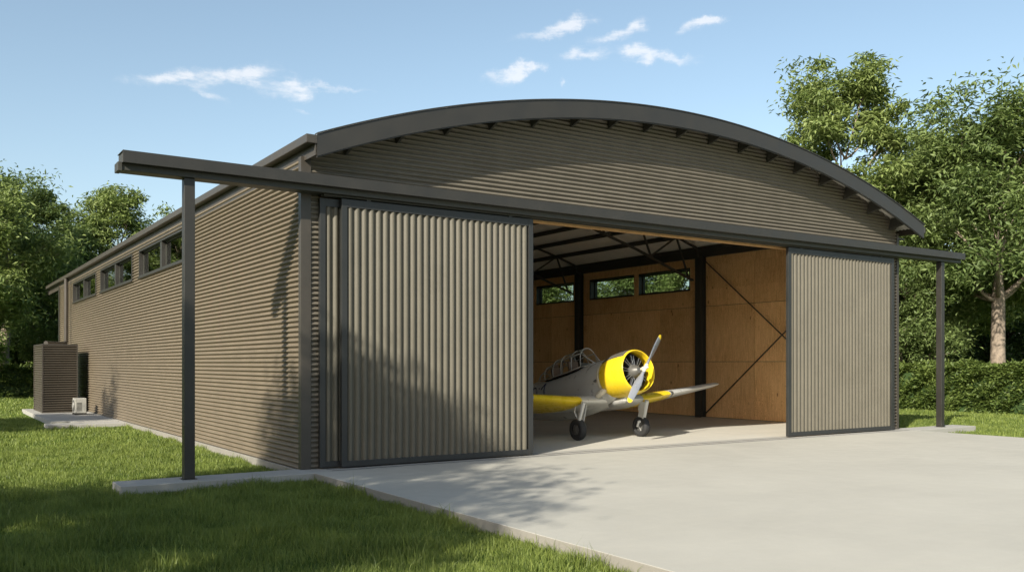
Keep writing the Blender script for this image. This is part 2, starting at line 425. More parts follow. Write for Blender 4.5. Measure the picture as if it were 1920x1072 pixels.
# lining : plywood sheets with open joints over dark backing
def lining(xl,d):
    b=MB(); ze=[0.01,2.53,5.06,7.6]; y=.4
    ys=[.36+3.0*0]; v=[.36,3.5,6.5,9.42,12.4,15.4,18.4,21.3,24.2,27.3,30.3,33.3,36.3,39.0,41.6]
    for i in range(len(v)-1):
        for j in range(3):
            y0,y1=v[i]+.009,v[i+1]-.009; z0,z1=ze[j]+.009,ze[j+1]-.009
            if j<2: cells=[(y0,y1,z0,z1)]
            else:
                cells=[(y0,y1,z0,ZW[0]),(y0,y1,ZW[1],z1)]
                segs=[(y0,y1)]
                for (a,c) in LW:
                    ns=[]
                    for p,q in segs:
                        if c<=p or a>=q: ns.append((p,q)); continue
                        if a>p: ns.append((p,a))
                        if c<q: ns.append((c,q))
                    segs=ns
                cells+=[(p,q,ZW[0],ZW[1]) for p,q in segs]
            # one connected island per sheet
            for (a,c,e,f) in cells: b.box(min(xl,xl+d),max(xl,xl+d),a,c,e,f)
    # mullion cover between the two lights of a pair
    for (a,c) in LW:
        m=(a+c)/2; b.box(xl-.012,xl-.003,m-.17,m+.17,ZW[0]-.0,ZW[1]) if d>0 else None
    return b.build('plywood_lining',M['ply'],hangar)
lining(22.75,.02); lining(.33,-.02)
def holed(b,x0,x1):
    b.box(x0,x1,.05,41.6,0.0,ZW[0]-.01); b.box(x0,x1,.05,41.6,ZW[1]+.01,7.3)
    e=[.05]+[q for w in LW for q in w]+[41.6]
    for i in range(0,len(e),2): b.box(x0,x1,e[i],e[i+1],ZW[0]-.01,ZW[1]+.01)
b=MB(); holed(b,22.78,22.80); b.build('wall_backing',M['steel'],hangar)
b=MB(); holed(b,.28,.30); b.build('wall_backing',M['steel'],hangar)
b=MB(); arc_=[(x,arc(RO-.5,x)) for x in [.45+22.2*i/30 for i in range(31)]]  # unseen lining inside the front gable, added to bounce light indoors
for i in range(30):
    (xa,za),(xb,zb)=arc_[i],arc_[i+1]; b.add([(xa,.36,6.52),(xb,.36,6.52),(xb,.36,zb),(xa,.36,za),(xa,.345,6.52),(xb,.345,6.52),(xb,.345,zb),(xa,.345,za)],[(0,1,2,3),(7,6,5,4),(0,4,5,1),(2,6,7,3)])
b.build('plywood_lining',M['ply'],hangar)
# inner plywood on the back
b=MB(); b.box(.34,22.7,L-.2,L-.18,0,7.3); b.build('plywood_lining',M['ply'],hangar)
# columns, eaves beams, trusses
CY=[9.4,18.4,27.3,36.3]
for y in CY:
    for x in (22.45,.62):
        b=MB()
        b.box(x-.17,x+.17,y-.02+.0,y+.02,.005,7.35); b.box(x-.17,x-.14,y-.18,y-.02,.005,7.35); b.box(x-.17,x-.14,y+.02,y+.18,.005,7.35)
        b.box(x+.14,x+.17,y-.18,y-.02,.005,7.35); b.box(x+.14,x+.17,y+.02,y+.18,.005,7.35)
        b.build('column',M['steel'],hangar)
for x in (22.66,.42):
    b=MB(); b.box(x-.08,x+.08,.4,41.5,7.30,7.62); b.build('eaves_beam',M['steel'],hangar)
for y in CY:
    b=MB()
    rt=RO-.40
    pts=[]
    for i in range(25):
        x=.9+(22.17-.9)*i/24; pts.append((x,y,arc(rt,x)-.0))
    for i in range(24): b.bar(pts[i],pts[i+1],.09,.09)
    b.bar((22.3,y,7.3),pts[-1],.09,.09); b.bar((.78,y,7.3),pts[0],.09,.09)
    for s in (0,1):
        def m(x): return x if s==0 else 2*XC-x-.15
        lo=[(21.95,6.21),(18.6,7.38),(15.6,8.25),(13.2,8.9)]
        for i in range(3):
            b.bar((m(lo[i][0]),y-.05,lo[i][1]),(m(lo[i+1][0]),y-.05,lo[i+1][1]),.05,.07)
            b.bar((m(lo[i][0]),y+.05,lo[i][1]),(m(lo[i+1][0]),y+.05,lo[i+1][1]),.05,.07)
        for (xa,za,xb,zb) in ((21.7,6.3,20.95,arc(rt,20.95)),(20.95,arc(rt,20.95),19.4,7.15),(19.4,7.15,18.7,arc(rt,18.7)),(18.7,arc(rt,18.7),16.8,7.9),(16.8,7.9,16.2,arc(rt,16.2)),(14.9,8.43,14.4,arc(rt,14.4))):
            b.bar((m(xa),y,za),(m(xb),y,zb),.07,.07)
    b.build('roof_truss',M['steel'],hangar)
# cross braces
for (y0,y1) in ((.55,9.2),(27.5,36.1)):
    for s in (0,1):
        b=MB(); b.tube([(22.6-.05*s,y0,.2 if s else 7.1),(22.6-.05*s,y1,7.1 if s else .2)],.028,8)
        b.build('cross_brace',M['steel'],hangar)
b=MB(); b.bar((22.45,.45,0),(22.45,.45,7.3),.3,.3); b.build('column',M['steel'],hangar)
b=MB(); b.bar((.6,.45,0),(.6,.45,7.3),.3,.3); b.build('column',M['steel'],hangar)
# downpipe
b=MB(); y=37.9
b.tube([(-.1,y,7.38),(-.1,y,3.75),(-.14,y+.0,3.62),(-.35,y-.4,3.58),(-1.5,y-3.2,3.56)],.11,12)
b.build('downpipe',M['trimwarm'],hangar,True,angle=40)

# tank enclosure beside wall
en=empty('equipment_enclosure',(-1.29,32.2,-.02)); tag(en,'tall dark corrugated metal enclosure on the side path against the long wall','enclosure')
b=MB(); x0,x1,y0,y1=-.85,.72,-2.0,1.7; H=3.38
for fn,(t0,t1) in (((lambda s,t,o:(t,y0-o,s)),(x0,x1)),((lambda s,t,o:(t,y1+o,s)),(x0,x1)),((lambda s,t,o:(x0-o,t,s)),(y0,y1)),((lambda s,t,o:(x1+o,t,s)),(y0,y1))):
    corr_rows(b,0,H,P,A,lambda s,u,v,t0=t0,t1=t1:[(t0,t1,t0,t1)],fn,n=8)
b.build('cladding',M['box_sheet'],en,True,merge=1e-4,recalc=False)
b=MB(); b.box(x0-.03,x1+.03,y0-.03,y1+.03,H,H+.06); b.build('lid',M['trimwarm'],en,bevel=.01)
for x in (x0,x1):
    for y in (y0,y1): b=MB(); b.box(x-.03,x+.03,y-.03,y+.03,0,H-.002); b.build('corner_trim',M['trimwarm'],en)
# outdoor AC unit
ac=empty('air_conditioner',(-.80,27.75,-.02)); tag(ac,'small cream outdoor air conditioner unit on the side path before the dark enclosure','air conditioner')
b=MB(); b.box(-.26,.26,-.36,.36,.08,.80); b.build('casing',M['white'],ac,bevel=.03)
b=MB(); b.tube([(-.265,-.04,.44),(-.295,-.04,.44)],[.27,.26],24); b.build('fan_shroud',M['trim'],ac)
b=MB()
for r in (.08,.14,.2,.26):
    pts=[(-.30,-.04+r*math.cos(t),.44+r*math.sin(t)) for t in [2*math.pi*i/24 for i in range(25)]]; b.tube(pts,.006,5,cap=False)
for i in range(8):
    t=math.pi*i/4; b.tube([(-.30,-.04,.44),(-.30,-.04+.26*math.cos(t),.44+.26*math.sin(t))],.005,5)
b.build('fan_grille',M['white'],ac)
for y in (-.3,.3): b=MB(); b.box(-.27,.27,y-.04,y+.04,0,.078); b.build('foot',M['trim'],ac)
b=MB()
for i in range(7): b.box(-.17,.05,-.368,-.361,.2+i*.06,.225+i*.06)
b.build('vent_slats',M['trim'],ac)

# ------------------------------------------------------------------ airplane
pl=empty('airplane',(11.5,2.7,0))
tag(pl,'grey and yellow vintage propeller trainer airplane parked nose out in the hangar','airplane')
th=R(12.5); ct,st_=math.cos(th),math.sin(th); YH,ZH=1.08-2.7,2.29
def TP(x,u,w): return (x-.02,YH+u*ct+w*st_,ZH-u*st_+w*ct)
def sup(hw,top,bot,u,n=32,e=2.4):
    c=(top+bot)/2; h=(top-bot)/2; out=[]
    for k in range(n):
        t=2*math.pi*k/n; cs,sn=math.cos(t),math.sin(t)
        out.append((hw*math.copysign(abs(cs)**(2/e),cs),u,c+h*math.copysign(abs(sn)**(2/e),sn)))
    return out
# fuselage
S=[(1.25,.58,.60,-.66,2.1),(1.5,.61,.64,-.74,2.2),(2.0,.60,.66,-.86,2.3),(2.5,.58,.66,-.92,2.4),(3.0,.56,.60,-.95,2.5),(3.6,.55,.58,-.95,2.5),(4.4,.52,.58,-.90,2.5),(5.1,.47,.62,-.80,2.4),(5.6,.42,.72,-.70,2.2),(6.2,.36,.68,-.58,2.2),(7.0,.27,.58,-.42,2.1),(7.9,.16,.48,-.22,2),(8.55,.05,.40,-.05,2)]
b=MB(); b.loft([sup(hw,t,bo,u,32,e) for u,hw,t,bo,e in S]); b.xf(TP); b.build('fuselage',M['alu'],pl,True,angle=50)
# closed dark plate painted in place of the shaded cockpit opening
b=MB(); rings=[]
for u in (2.72,3.4,4.2,4.9):
    hw=.25; z=.575 if u>3 else .60
    rings.append([(-hw,u,z+.02),(hw,u,z+.02),(hw,u,z+.035),(-hw,u,z+.035)])
b.loft(rings); b.xf(TP); b.build('dark_cockpit_plate',M['trim'],pl)
for u in (3.35,4.35):
    b=MB(); b.box(-.2,.2,u+.1,u+.2,.6,1.0); b.box(-.2,.2,u-.2,u+.1,.6,.68); b.box(-.11,.11,u+.1,u+.18,1.0,1.12); b.xf(TP); b.build('cockpit_seat',M['seat'],pl,bevel=.02)
b=MB(); b.box(-.25,.25,2.75,2.85,.6,.8); b.xf(TP); b.build('instrument_hood',M['antiglare'],pl,bevel=.03)
# antiglare panel over nose deck
b=MB(); 
rr=[]
for u,hw,t in ((1.28,.58,.60),(1.5,.61,.64),(2.0,.60,.66),(2.45,.58,.66)):
    bo={1.28:-.66,1.5:-.74,2.0:-.86,2.45:-.92}[u]; s=sup(hw,t,bo,u,64,2.25)
    rr.append([(p[0]*1.004,p[1],p[2]+.006) for p in s[6:27]])
o=0
for i in range(3):
    for k in range(20): b.add([rr[i][k],rr[i][k+1],rr[i+1][k+1],rr[i+1][k]],[(0,1,2,3)])
b.xf(TP); b.build('antiglare_panel',M['alu'],pl,True,merge=1e-4)
# cowling
prof=[(.44,.625),(.32,.630),(.24,.637),(.222,.65),(.24,.668),(.33,.692),(.52,.714),(.8,.722),(1.1,.715),(1.32,.68),(1.42,.66)]
b=MB(); N=48
rings=[[(r*math.cos(2*math.pi*k/N),u,r*math.sin(2*math.pi*k/N)-.01) for k in range(N)] for u,r in prof]
b.loft(rings,None,False,False); b.xf(TP); b.build('cowling',M['yellow'],pl,True)
b=MB(); prof2=[(1.425,.668),(1.43,.672),(1.55,.655),(1.60,.635)]
rings=[[(r*math.cos(2*math.pi*k/N),u,r*math.sin(2*math.pi*k/N)-.01) for k in range(N)] for u,r in prof2]
b.loft(rings,None,False,False); b.xf(TP); b.build('cowl_ring',M['cream'],pl,True)
# dark anti-glare patch on cowl top
b=MB(); prof3=[(.30,.690),(.54,.72),(.8,.728),(1.1,.721),(1.32,.686),(1.42,.666)]
for i in range(5):
    for k in range(12):
        q=[]
        for (u,r),kk in ((prof3[i],k),(prof3[i],k+1),(prof3[i+1],k+1),(prof3[i+1],k)):
            t=R(38)+R(98)*kk/12; q.append((r*math.cos(t),u,r*math.sin(t)-.01))
        b.add(q,[(0,1,2,3)])
b.xf(TP); b.build('antiglare_panel',M['antiglare'],pl,True,merge=1e-4)
# engine
en_=MB(); en_.tube([(0,.62,0),(0,.64,0)],[.64,.64],40); en_.xf(TP); ef=en_.build('engine',M['engine'],pl)
b=MB(); b.tube([(0,.42,0),(0,.36,0),(0,.28,0),(0,.2,0)][::-1],[.09,.15,.2,.22],24); b.tube([(0,.42,0),(0,.62,0)],[.22,.24],24); b.xf(TP); b.build('crankcase',M['crank'],ef,True,angle=40)
for i in range(9):
    t=2*math.pi*i/9+.17; c,s=math.cos(t),math.sin(t)
    b=MB()
    for k in range(9):
        r0=.26+k*.03; b.tube([(c*r0,.52,s*r0),(c*(r0+.012),.52,s*(r0+.012))],.085,12)
    b.tube([(c*.22,.52,s*.22),(c*.54,.52,s*.54)],.06,10)
    b.xf(TP); b.build('cylinder',M['engine'],ef)
    b=MB()
    for dt in (-.13,.13):
        c2,s2=math.cos(t+dt),math.sin(t+dt); c3,s3=math.cos(t+dt*.8),math.sin(t+dt*.8)
        b.tube([(c2*.2,.41,s2*.2),(c3*.5,.44,s3*.52)],.0065,6)
    b.xf(TP); b.build('pushrod',M['bright'],ef)
b=MB(); b.tube([(.15*math.cos(t),.36,.15*math.sin(t)) for t in [2*math.pi*k/28 for k in range(29)]],.018,6,cap=False); b.xf(TP); b.build('ring_pipe',M['bright'],ef,True)
# propeller
pr=MB(); pr.tube([(0,.22,0),(0,.1,0),(0,.02,0),(0,-.06,0),(0,-.10,0)],[.05,.07,.065,.045,.02],20); 
pa=R(50.5); cp,sp=math.cos(pa),math.sin(pa)
pr.tube([(-.17*cp,.04,-.17*sp),(-.11*cp,.04,-.11*sp),(.11*cp,.04,.11*sp),(.17*cp,.04,.17*sp)],[.045,.06,.06,.045],16)
pr.xf(lambda x,u,w:TP(x,u-.12,w)); prop=pr.build('propeller',M['cream'],pl,True,angle=50)
for sg in (1,-1):
    b=MB(); rings=[];mats=[]
    st=[(.14,.05,.05,50),(.26,.055,.045,48),(.4,.09,.03,42),(.6,.115,.022,34),(.85,.118,.016,27),(1.1,.105,.012,22),(1.24,.092,.010,20),(1.243,.092,.010,20),(1.33,.07,.008,19),(1.375,.025,.006,18)]
    for r,cw,tk,tw in st:
        ring=[]; twr=R(tw)
        for k in range(12):
            t=2*math.pi*k/12; a=cw*math.cos(t); h=tk*math.sin(t)
            # chord direction: tangential (perp to blade in disc) rotated by twist toward axis
            tx,tz=-sp,cp
            du=-a*math.sin(twr)+h*math.cos(twr); dt=a*math.cos(twr)+h*math.sin(twr)
            ring.append((sg*(r*cp)+sg*tx*dt,.04+du,sg*(r*sp)+sg*tz*dt))
        rings.append(ring)
    b.loft(rings,[0]*7+[1,1]); b.xf(lambda x,u,w:TP(x,u-.12,w)); b.build('blade',[M['blade_metal'],M['yellow']],prop,True,angle=50)
# wings
def airfoil(x,ule,ch,w,th_,n=12):
    up=[];lo=[]
    for k in range(n+1):
        c=.5*(1-math.cos(math.pi*k/n)); yt=5*th_*(.2969*math.sqrt(c)-.126*c-.3516*c*c+.2843*c**3-.1036*c**4)
        up.append((x,ule+c*ch,w+ch*(yt*1.15)+.05*(c*(1-c))*ch)); lo.append((x,ule+c*ch,w-ch*yt*.8))
    return up[::-1]+lo[1:-1]
def wstat(o):
    if o<=1.5: return (1.62,2.4,-.68,.16)
    t=(o-1.5)/4.6; return (1.62+t*1.12,2.4-t*1.0,-.68+t*.66,.16-.04*t)
for sg in (-1,1):
    b=MB(); ost=[0,.7,1.28,1.3,1.6,2.2,2.90,2.92,4.2,5.4,6.1]
    rings=[airfoil(sg*o,*wstat(o)) for o in ost]
    a=wstat(6.1); rings.append(airfoil(sg*6.32,a[0]+.12,a[1]-.2,a[2]+.03,.08)); rings.append(airfoil(sg*6.42,a[0]+.4,a[1]-.7,a[2]+.04,.05))
    mats=[0,0,0,1,1,1,0,0,0,0,0,0]
    b.loft(rings,mats); b.xf(TP)
    w=b.build('wing',[M['alu'],M['yellow']],pl,True,angle=50)
    # landing light at the band's outer end
    ule,ch,ww,_=wstat(3.0); b=MB()
    b.tube([(sg*3.0,ule-.004,ww+.02),(sg*3.0,ule+.10,ww+.02)],[.06,.1],12); b.xf(TP); b.build('landing_light',M['steel'],w)
    # roundel
    b=MB(); ule,ch,ww,_=wstat(4.3); N=32
    for k in range(N):
        q=[]
        for r,kk in ((.30,k),(.30,k+1),(.42,k+1),(.42,k)):
            t=2*math.pi*kk/N; xx=4.3+r*math.cos(t); uu=ule+ch*.42+r*math.sin(t)
            s_=wstat(xx); c=(uu-s_[0])/s_[1]; yt=5*s_[3]*(.2969*math.sqrt(c)-.126*c-.3516*c*c+.2843*c**3-.1036*c**4)
            q.append((sg*xx,uu,s_[2]+s_[1]*yt*1.15+.05*c*(1-c)*s_[1]+.008))
        b.add(q,[(0,1,2,3)])
    b.xf(TP); b.build('roundel',M['navy'],w)
# tail
b=MB(); rings=[]
for w,u0,c,tk in ((.2,7.5,1.5,.1),(.7,7.75,1.25,.09),(1.2,8.0,1.0,.08),(1.5,8.15,.75,.06),(1.6,8.35,.4,.04)):
    rings.append([(p[2],p[1],w) for p in airfoil(0,u0,c,0,tk)])
b.loft(rings); b.xf(TP); b.build('fin',M['alu'],pl,True,angle=50)
for sg in (-1,1):
    b=MB(); rings=[airfoil(sg*o,u0,c,.35,tk) for o,u0,c,tk in ((0,7.3,1.4,.1),(.9,7.5,1.15,.09),(1.8,7.75,.8,.08),(2.0,7.95,.4,.05))]
    b.loft(rings); b.xf(TP); b.build('tailplane',M['alu'],pl,True,angle=50)
# wing root fairing / exhaust / intake
b=MB(); b.tube([(-.50,1.30,-.40),(-.60,1.42,-.46),(-.62,1.60,-.52),(-.6,1.8,-.58)],[.05,.1,.10,.03],16); b.xf(TP); b.build('exhaust_fairing',M['cream'],pl,True)
b=MB(); b.tube([(-.60,1.55,-.05),(-.64,1.62,-.05),(-.645,1.72,-.05)],[.03,.05,.02],12); b.xf(TP); b.build('exhaust_pipe',M['antiglare'],pl,True)
b=MB(); b.tube([(.0,.95,-.74),(.0,1.1,-.76),(0,1.8,-.84)],[.09,.12,.10],16); b.xf(TP); b.build('oil_cooler_scoop',M['alu'],pl,True)
# canopy: ribs and glazing
def crib(u,hw,top,base,n=14):
    return [(hw*math.cos(math.pi*k/n),u,base+(top-base)*math.sin(math.pi*k/n)**.75) for k in range(n+1)]
CS=[(2.62,.37,1.27,.63),(3.1,.39,1.29,.61),(3.7,.39,1.27,.60),(4.2,.38,1.22,.60),(4.75,.34,1.10,.62),(5.15,.27,.92,.66),(5.35,.2,.78,.70)]
b=MB()
for u,hw,top,base in CS[:-1]: b.tube(crib(u,hw,top,base),.014,6)
for k in (0,3,7,11,14): b.tube([crib(*c)[k] for c in CS],.015,6)
# windscreen frame
ws=[crib(2.62,.37,1.27,.63)[k] for k in (0,3,11,14)]; bs=[(.34,2.36,.60),(.14,2.16,.66),(-.14,2.16,.66),(-.34,2.36,.60)]
for a,c in zip(ws,bs): b.tube([a,c],.02,6)
b.tube(bs,.018,6)
b.xf(TP); cf=b.build('canopy_frame',M['white'],pl,True)
b=MB(); rg=[crib(*c) for c in CS]
for i in range(len(rg)-1):
    for k in range(14): b.add([rg[i][k],rg[i][k+1],rg[i+1][k+1],rg[i+1][k]],[(0,1,2,3)])
wsf=crib(2.62,.37,1.27,.63)
b.add([wsf[0],wsf[3],bs[1],bs[0]],[(0,1,2,3)]); b.add([wsf[3]]+[wsf[k] for k in range(4,12)]+[bs[2],bs[1]],[tuple(range(11))]); b.add([wsf[11],wsf[14],bs[3],bs[2]],[(0,1,2,3)])
b.xf(TP); b.build('canopy_glazing',M['canopy_glass'],cf,True,angle=40)
b=MB(); b.tube([(0,3.35,1.0),(0,3.35,1.10),(0,3.42,1.1)],.03,6); 
for u in (3.78,):
    b.tube([(.3,u,.6),(.2,u,1.05),(-.2,u,1.05),(-.3,u,.6)],.02,6)
b.xf(TP); b.build('roll_bar',M['crank'],pl)
# fuselage marking strokes
def fus_x(u,w):
    for i in range(len(S)-1):
        if S[i][0]<=u<=S[i+1][0]:
            t=(u-S[i][0])/(S[i+1][0]-S[i][0]); hw,tp,bo,e=[S[i][j]*(1-t)+S[i+1][j]*t for j in (1,2,3,4)]
            c=(tp+bo)/2;h=(tp-bo)/2; q=min(.999,abs((w-c)/h)); return -(hw*(1-q**e)**(1/e))-.006
b=MB()
def strk(pts):
    for a,c in zip(pts[:-1],pts[1:]):
        n=4
        for i in range(n):
            p=[a[j]+(c[j]-a[j])*i/n for j in (0,1)]; q=[a[j]+(c[j]-a[j])*(i+1)/n for j in (0,1)]
            b.bar((fus_x(*p),p[0],p[1]),(fus_x(*q),q[0],q[1]),.010,.045)
ub=4.72; wb=.28
strk([(ub+.0,wb-.18),(ub+.0,wb+.20),(ub+.22,wb+.02),(ub+.24,wb+.06)])
b.xf(TP); b.build('fuselage_marking',M['navy'],pl); b=MB()
strk([(ub+.33,wb+.08),(ub+.41,wb+.10)])
b.xf(TP); b.build('fuselage_marking',M['navy'],pl); b=MB()
strk([(ub+.48+.20-.20*math.cos(t),wb-.08+.25*math.sin(t)) for t in [math.pi*k/10 for k in range(-1,12)]])
b.xf(TP); b.build('fuselage_marking',M['navy'],pl); b=MB()
strk([(ub+.5,wb-.16),(ub+.62,wb-.10),(ub+.72,wb-.18)])
b.xf(TP); b.build('fuselage_marking',M['navy'],pl)
# undercarriage
for sg in (-1,1):
    xw=sg*1.34-.0
    g=empty('landing_gear',(0,0,0)); g.parent=pl
    b=MB(); b.tube([(xw,-.28,1.22),(xw+sg*.03,-.10,.62)],[.075,.06],12); b.tube([(xw+sg*.03,-.10,.64),(xw+sg*.03,-.06,.50)],.045,12)
    b.build('strut',M['alu'],g,True,angle=40)
    b=MB(); b.tube([(xw+sg*.03,-.10,.56),(xw-sg*.14,-.03,.50),(xw-sg*.17,0,.36),(xw-sg*.1,0,.34),(xw+sg*.02,0,.345)],[.05,.05,.045,.045,.05],10); b.build('fork',M['alu'],g,True,angle=40)
    b=MB(); b.add([(xw-.13,-.30,1.15),(xw+.13,-.30,1.15),(xw+.09,-.16,.58),(xw-.09,-.16,.58),(xw-.13,-.31,1.15),(xw+.13,-.31,1.15),(xw+.09,-.17,.58),(xw-.09,-.17,.58)],[(0,1,2,3),(7,6,5,4),(0,4,5,1),(1,5,6,2),(2,6,7,3),(3,7,4,0)]) if False else None
    b=MB(); b.bar((xw-sg*.10,-.2,1.18),(xw-sg*.09,-.05,.55),.02,.26,up=(0,1,0)); b.build('strut_fairing',M['alu'],g,bevel=.006)
    b=MB(); b.tube([(xw,.10,1.12),(xw+sg*.02,.16,.9),(xw+sg*.03,-.02,.66)],.022,8); b.build('drag_link',M['alu'],g,True)
    b=MB(); pr=[(-.10,.17),(-.115,.23),(-.12,.29),(-.095,.33),(-.04,.345),(.04,.345),(.095,.33),(.12,.29),(.115,.23),(.10,.17)]
    N=36; rings=[[(xw+a,r*math.cos(2*math.pi*k/N),.345+r*math.sin(2*math.pi*k/N)) for k in range(N)] for a,r in pr]
    b.loft(rings,None,False,False)
    wh=b.build('tyre',M['black'],g,True)
    b=MB(); b.tube([(xw-.09,0,.345),(xw-.07,0,.345),(xw+.07,0,.345),(xw+.09,0,.345)],[.10,.175,.175,.10],24); b.tube([(xw-.125,0,.345),(xw+.125,0,.345)],.045,12)
    for k in range(6):
        t=math.pi*k/3
        for q in (-1,1): b.tube([(xw+q*.095,.05*math.cos(t),.345+.05*math.sin(t)),(xw+q*.082,.165*math.cos(t),.345+.165*math.sin(t))],.014,6)
    b.build('rim',M['crank'],g,True,angle=35)
b=MB(); tw=TP(0,7.9,-.2); N=20
tp=(tw[0],tw[1]+.15,.15)
b.tube([tw,(tp[0],tp[1],.3)],.03,8); b.build('tail_strut',M['alu'],pl)
b=MB(); rings=[[(a,tp[1]+r*math.cos(2*math.pi*k/N),.15+r*math.sin(2*math.pi*k/N)) for k in range(N)] for a,r in ((-.05,.05),(-.05,.12),(-.03,.15),(.03,.15),(.05,.12),(.05,.05))]
b.loft(rings); b.build('tail_wheel',M['black'],pl,True,angle=40)

# ------------------------------------------------------------------ foliage
rng=np.random.default_rng(11)
def leaf_mesh(name,cent,size,wid,mat,flat=.5,rs=None,droop=.3,fold=True):
    """cent: (n,3) leaf origins; each leaf a folded rhombus with its own direction"""
    rs=rs or rng; n=len(cent)
    d=rs.normal(size=(n,3)); d[:,2]=d[:,2]*flat-droop; d/=np.linalg.norm(d,axis=1)[:,None]
    up=rs.normal(size=(n,3))*.55; up[:,2]+=1; s=np.cross(d,up); s/=np.linalg.norm(s,axis=1)[:,None]; u=np.cross(s,d)
    L_=size*rs.uniform(.65,1.3,n)[:,None]; w=wid*rs.uniform(.7,1.3,n)[:,None]
    p0=cent; p2=cent+d*L_-u*L_*.12; mid=cent+d*L_*.45+u*L_*.06; p1=mid+s*w*.5; p3=mid-s*w*.5
    v=np.stack([p0,p1,p2,p3],1).reshape(-1,3)
    me=bpy.data.meshes.new(name); me.vertices.add(4*n); me.vertices.foreach_set('co',v.astype(np.float32).ravel())
    i=np.arange(n)*4; tri=np.stack([i,i+1,i+2,i,i+2,i+3],1).ravel().astype(np.int32)
    me.loops.add(6*n); me.loops.foreach_set('vertex_index',tri)
    me.polygons.add(2*n); me.polygons.foreach_set('loop_start',np.arange(0,6*n,3,dtype=np.int32))
    me.update(calc_edges=True); me.materials.append(mat); return me
def bez(a,b_,c,n=7):
    out=[]
    for i in range(n+1):
        t=i/n; out.append(a*(1-t)**2+b_*2*t*(1-t)+c*t*t)
    return out
def make_tree(H,cr,seed,nleaf,leafmat_,base=.25,size=.34,fork=.22,trunk_r=.4,lean=(0,0),squash=1.0,nl=15,dens=.8):
    """tree mesh pair, unit: metres. H height, cr crown radius"""
    rs=np.random.default_rng(seed); b=MB()
    top=Vector((lean[0]*H,lean[1]*H,H*.72)); f=Vector((lean[0]*H*fork,lean[1]*H*fork,H*fork))
    tr=[Vector((0,0,-.2)),Vector((.02*H*rs.normal()*.3,.0,H*fork*.5)),f]
    wob=[]
    for i in range(1,6):
        t=i/5; wob.append(f.lerp(top,t)+Vector((rs.normal()*.25,rs.normal()*.25,0))*(1-t*.3))
    pts=tr+wob; rad=[trunk_r*1.35,trunk_r*1.0,trunk_r*.88]+[trunk_r*(.78*(1-i/5.6)) for i in range(1,6)]
    b.tube(pts,rad,10)
    cents=[]
    lobes=[]
    for i in range(nl):
        t=(i+.5)/nl; z=H*(base+(1-base)*(t**.85))*.93
        prof=math.sin(math.pi*min(1,max(.0,(z/H-base)/(1-base))**.75*.86+.12))**.7
        ang=i*2.399+rs.normal()*.35; rr=cr*prof*rs.uniform(.45,.85)
        c=Vector((lean[0]*z+rr*math.cos(ang),lean[1]*z+rr*math.sin(ang),z)); rl=cr*rs.uniform(.22,.46)
        lobes.append((c,rl))
        # limb
        hz=max(H*fork*.9,z-rr*.75-.1*H*rs.random()); tt=min(.95,max(0,(hz-f.z)/(top.z-f.z+1e-6))); st=f.lerp(top,tt)
        mid=st.lerp(c,.5)+Vector((0,0,-.06*H*rs.random()))
        r0=trunk_r*(.42*(1-tt*.55))*rs.uniform(.7,1.1); limb=bez(st,mid,c,6)
        b.tube(limb,[r0*(1-.75*k/6) for k in range(7)],7)
        nb=7
        for q in range(nb):
            dd=rs.normal(size=3); dd/=np.linalg.norm(dd); dd[2]=dd[2]*.75+.12
            e=c+Vector(dd)*rl*rs.uniform(.7,1.05); s_=limb[rs.integers(3,7)]
            b.tube(bez(s_,s_.lerp(e,.5)+Vector((0,0,.15)),e,3),[r0*.22,r0*.17,r0*.1,r0*.05],5,cap=False)
            # clusters along the twig
            for m_ in range(4):
                pc=s_.lerp(e,.55+.45*m_/3)+Vector(rs.normal(size=3)*rl*.22)
                cents.append((pc,rl*.25*rs.uniform(.6,1.25)))
    k=nleaf//len(cents); arr=[]
    for c,r_ in cents:
        kk=int(k*rs.uniform(.5,1.5)); q=rs.normal(size=(kk,3))*np.array([r_,r_,r_*.62]); arr.append(np.array(c)+q)
    cen=np.concatenate(arr); 
    cm=leaf_mesh('crown',cen,size*1.1,size*.34,leafmat_,rs=rs)
    tm_=b.build('trunk',M['bark'],None,True,recalc=False)
    tmesh=tm_.data; bpy.data.objects.remove(tm_)
    return tmesh,cm
TREES={}
TREES['big']=make_tree(17.5,6.6,3,50000,M['leafB'],base=.40,size=.36,fork=.34,trunk_r=.38,nl=21)
TREES['tall']=make_tree(21,5.0,8,42000,M['leafA'],base=.30,size=.36,fork=.2,trunk_r=.38,nl=15)
TREES['round']=make_tree(14,5.2,21,42000,M['leafB'],base=.16,size=.34,fork=.18,trunk_r=.33,nl=16)
TREES['bright']=make_tree(16,5.4,33,42000,M['leafA'],base=.2,size=.36,fork=.2,trunk_r=.32,nl=16)
TREES['dark']=make_tree(12,5.5,40,30000,M['leafD'],base=.08,size=.42,fork=.12,trunk_r=.3,nl=15)
def tree(kind,x,y,rz,s,label,name='leafy_tree',cat='tree',group=None,sz=None):
    t=empty(name,(x,y,GZ),rz); t.scale=(s,s,sz or s)
    for nm,me in zip(('trunk','crown'),TREES[kind]):
        o=bpy.data.objects.new(nm,me); col.objects.link(o); o.parent=t
    tag(t,label,cat,group); return t
CAM=Vector((-7.437,-19.9,2.45)); DV=Vector((.5547,.83205,0)); RV=Vector((.83205,-.5547,0)); F=1680.
def at(px,d): p=CAM+DV*d+RV*((px-960)/F*d); return p.x,p.y
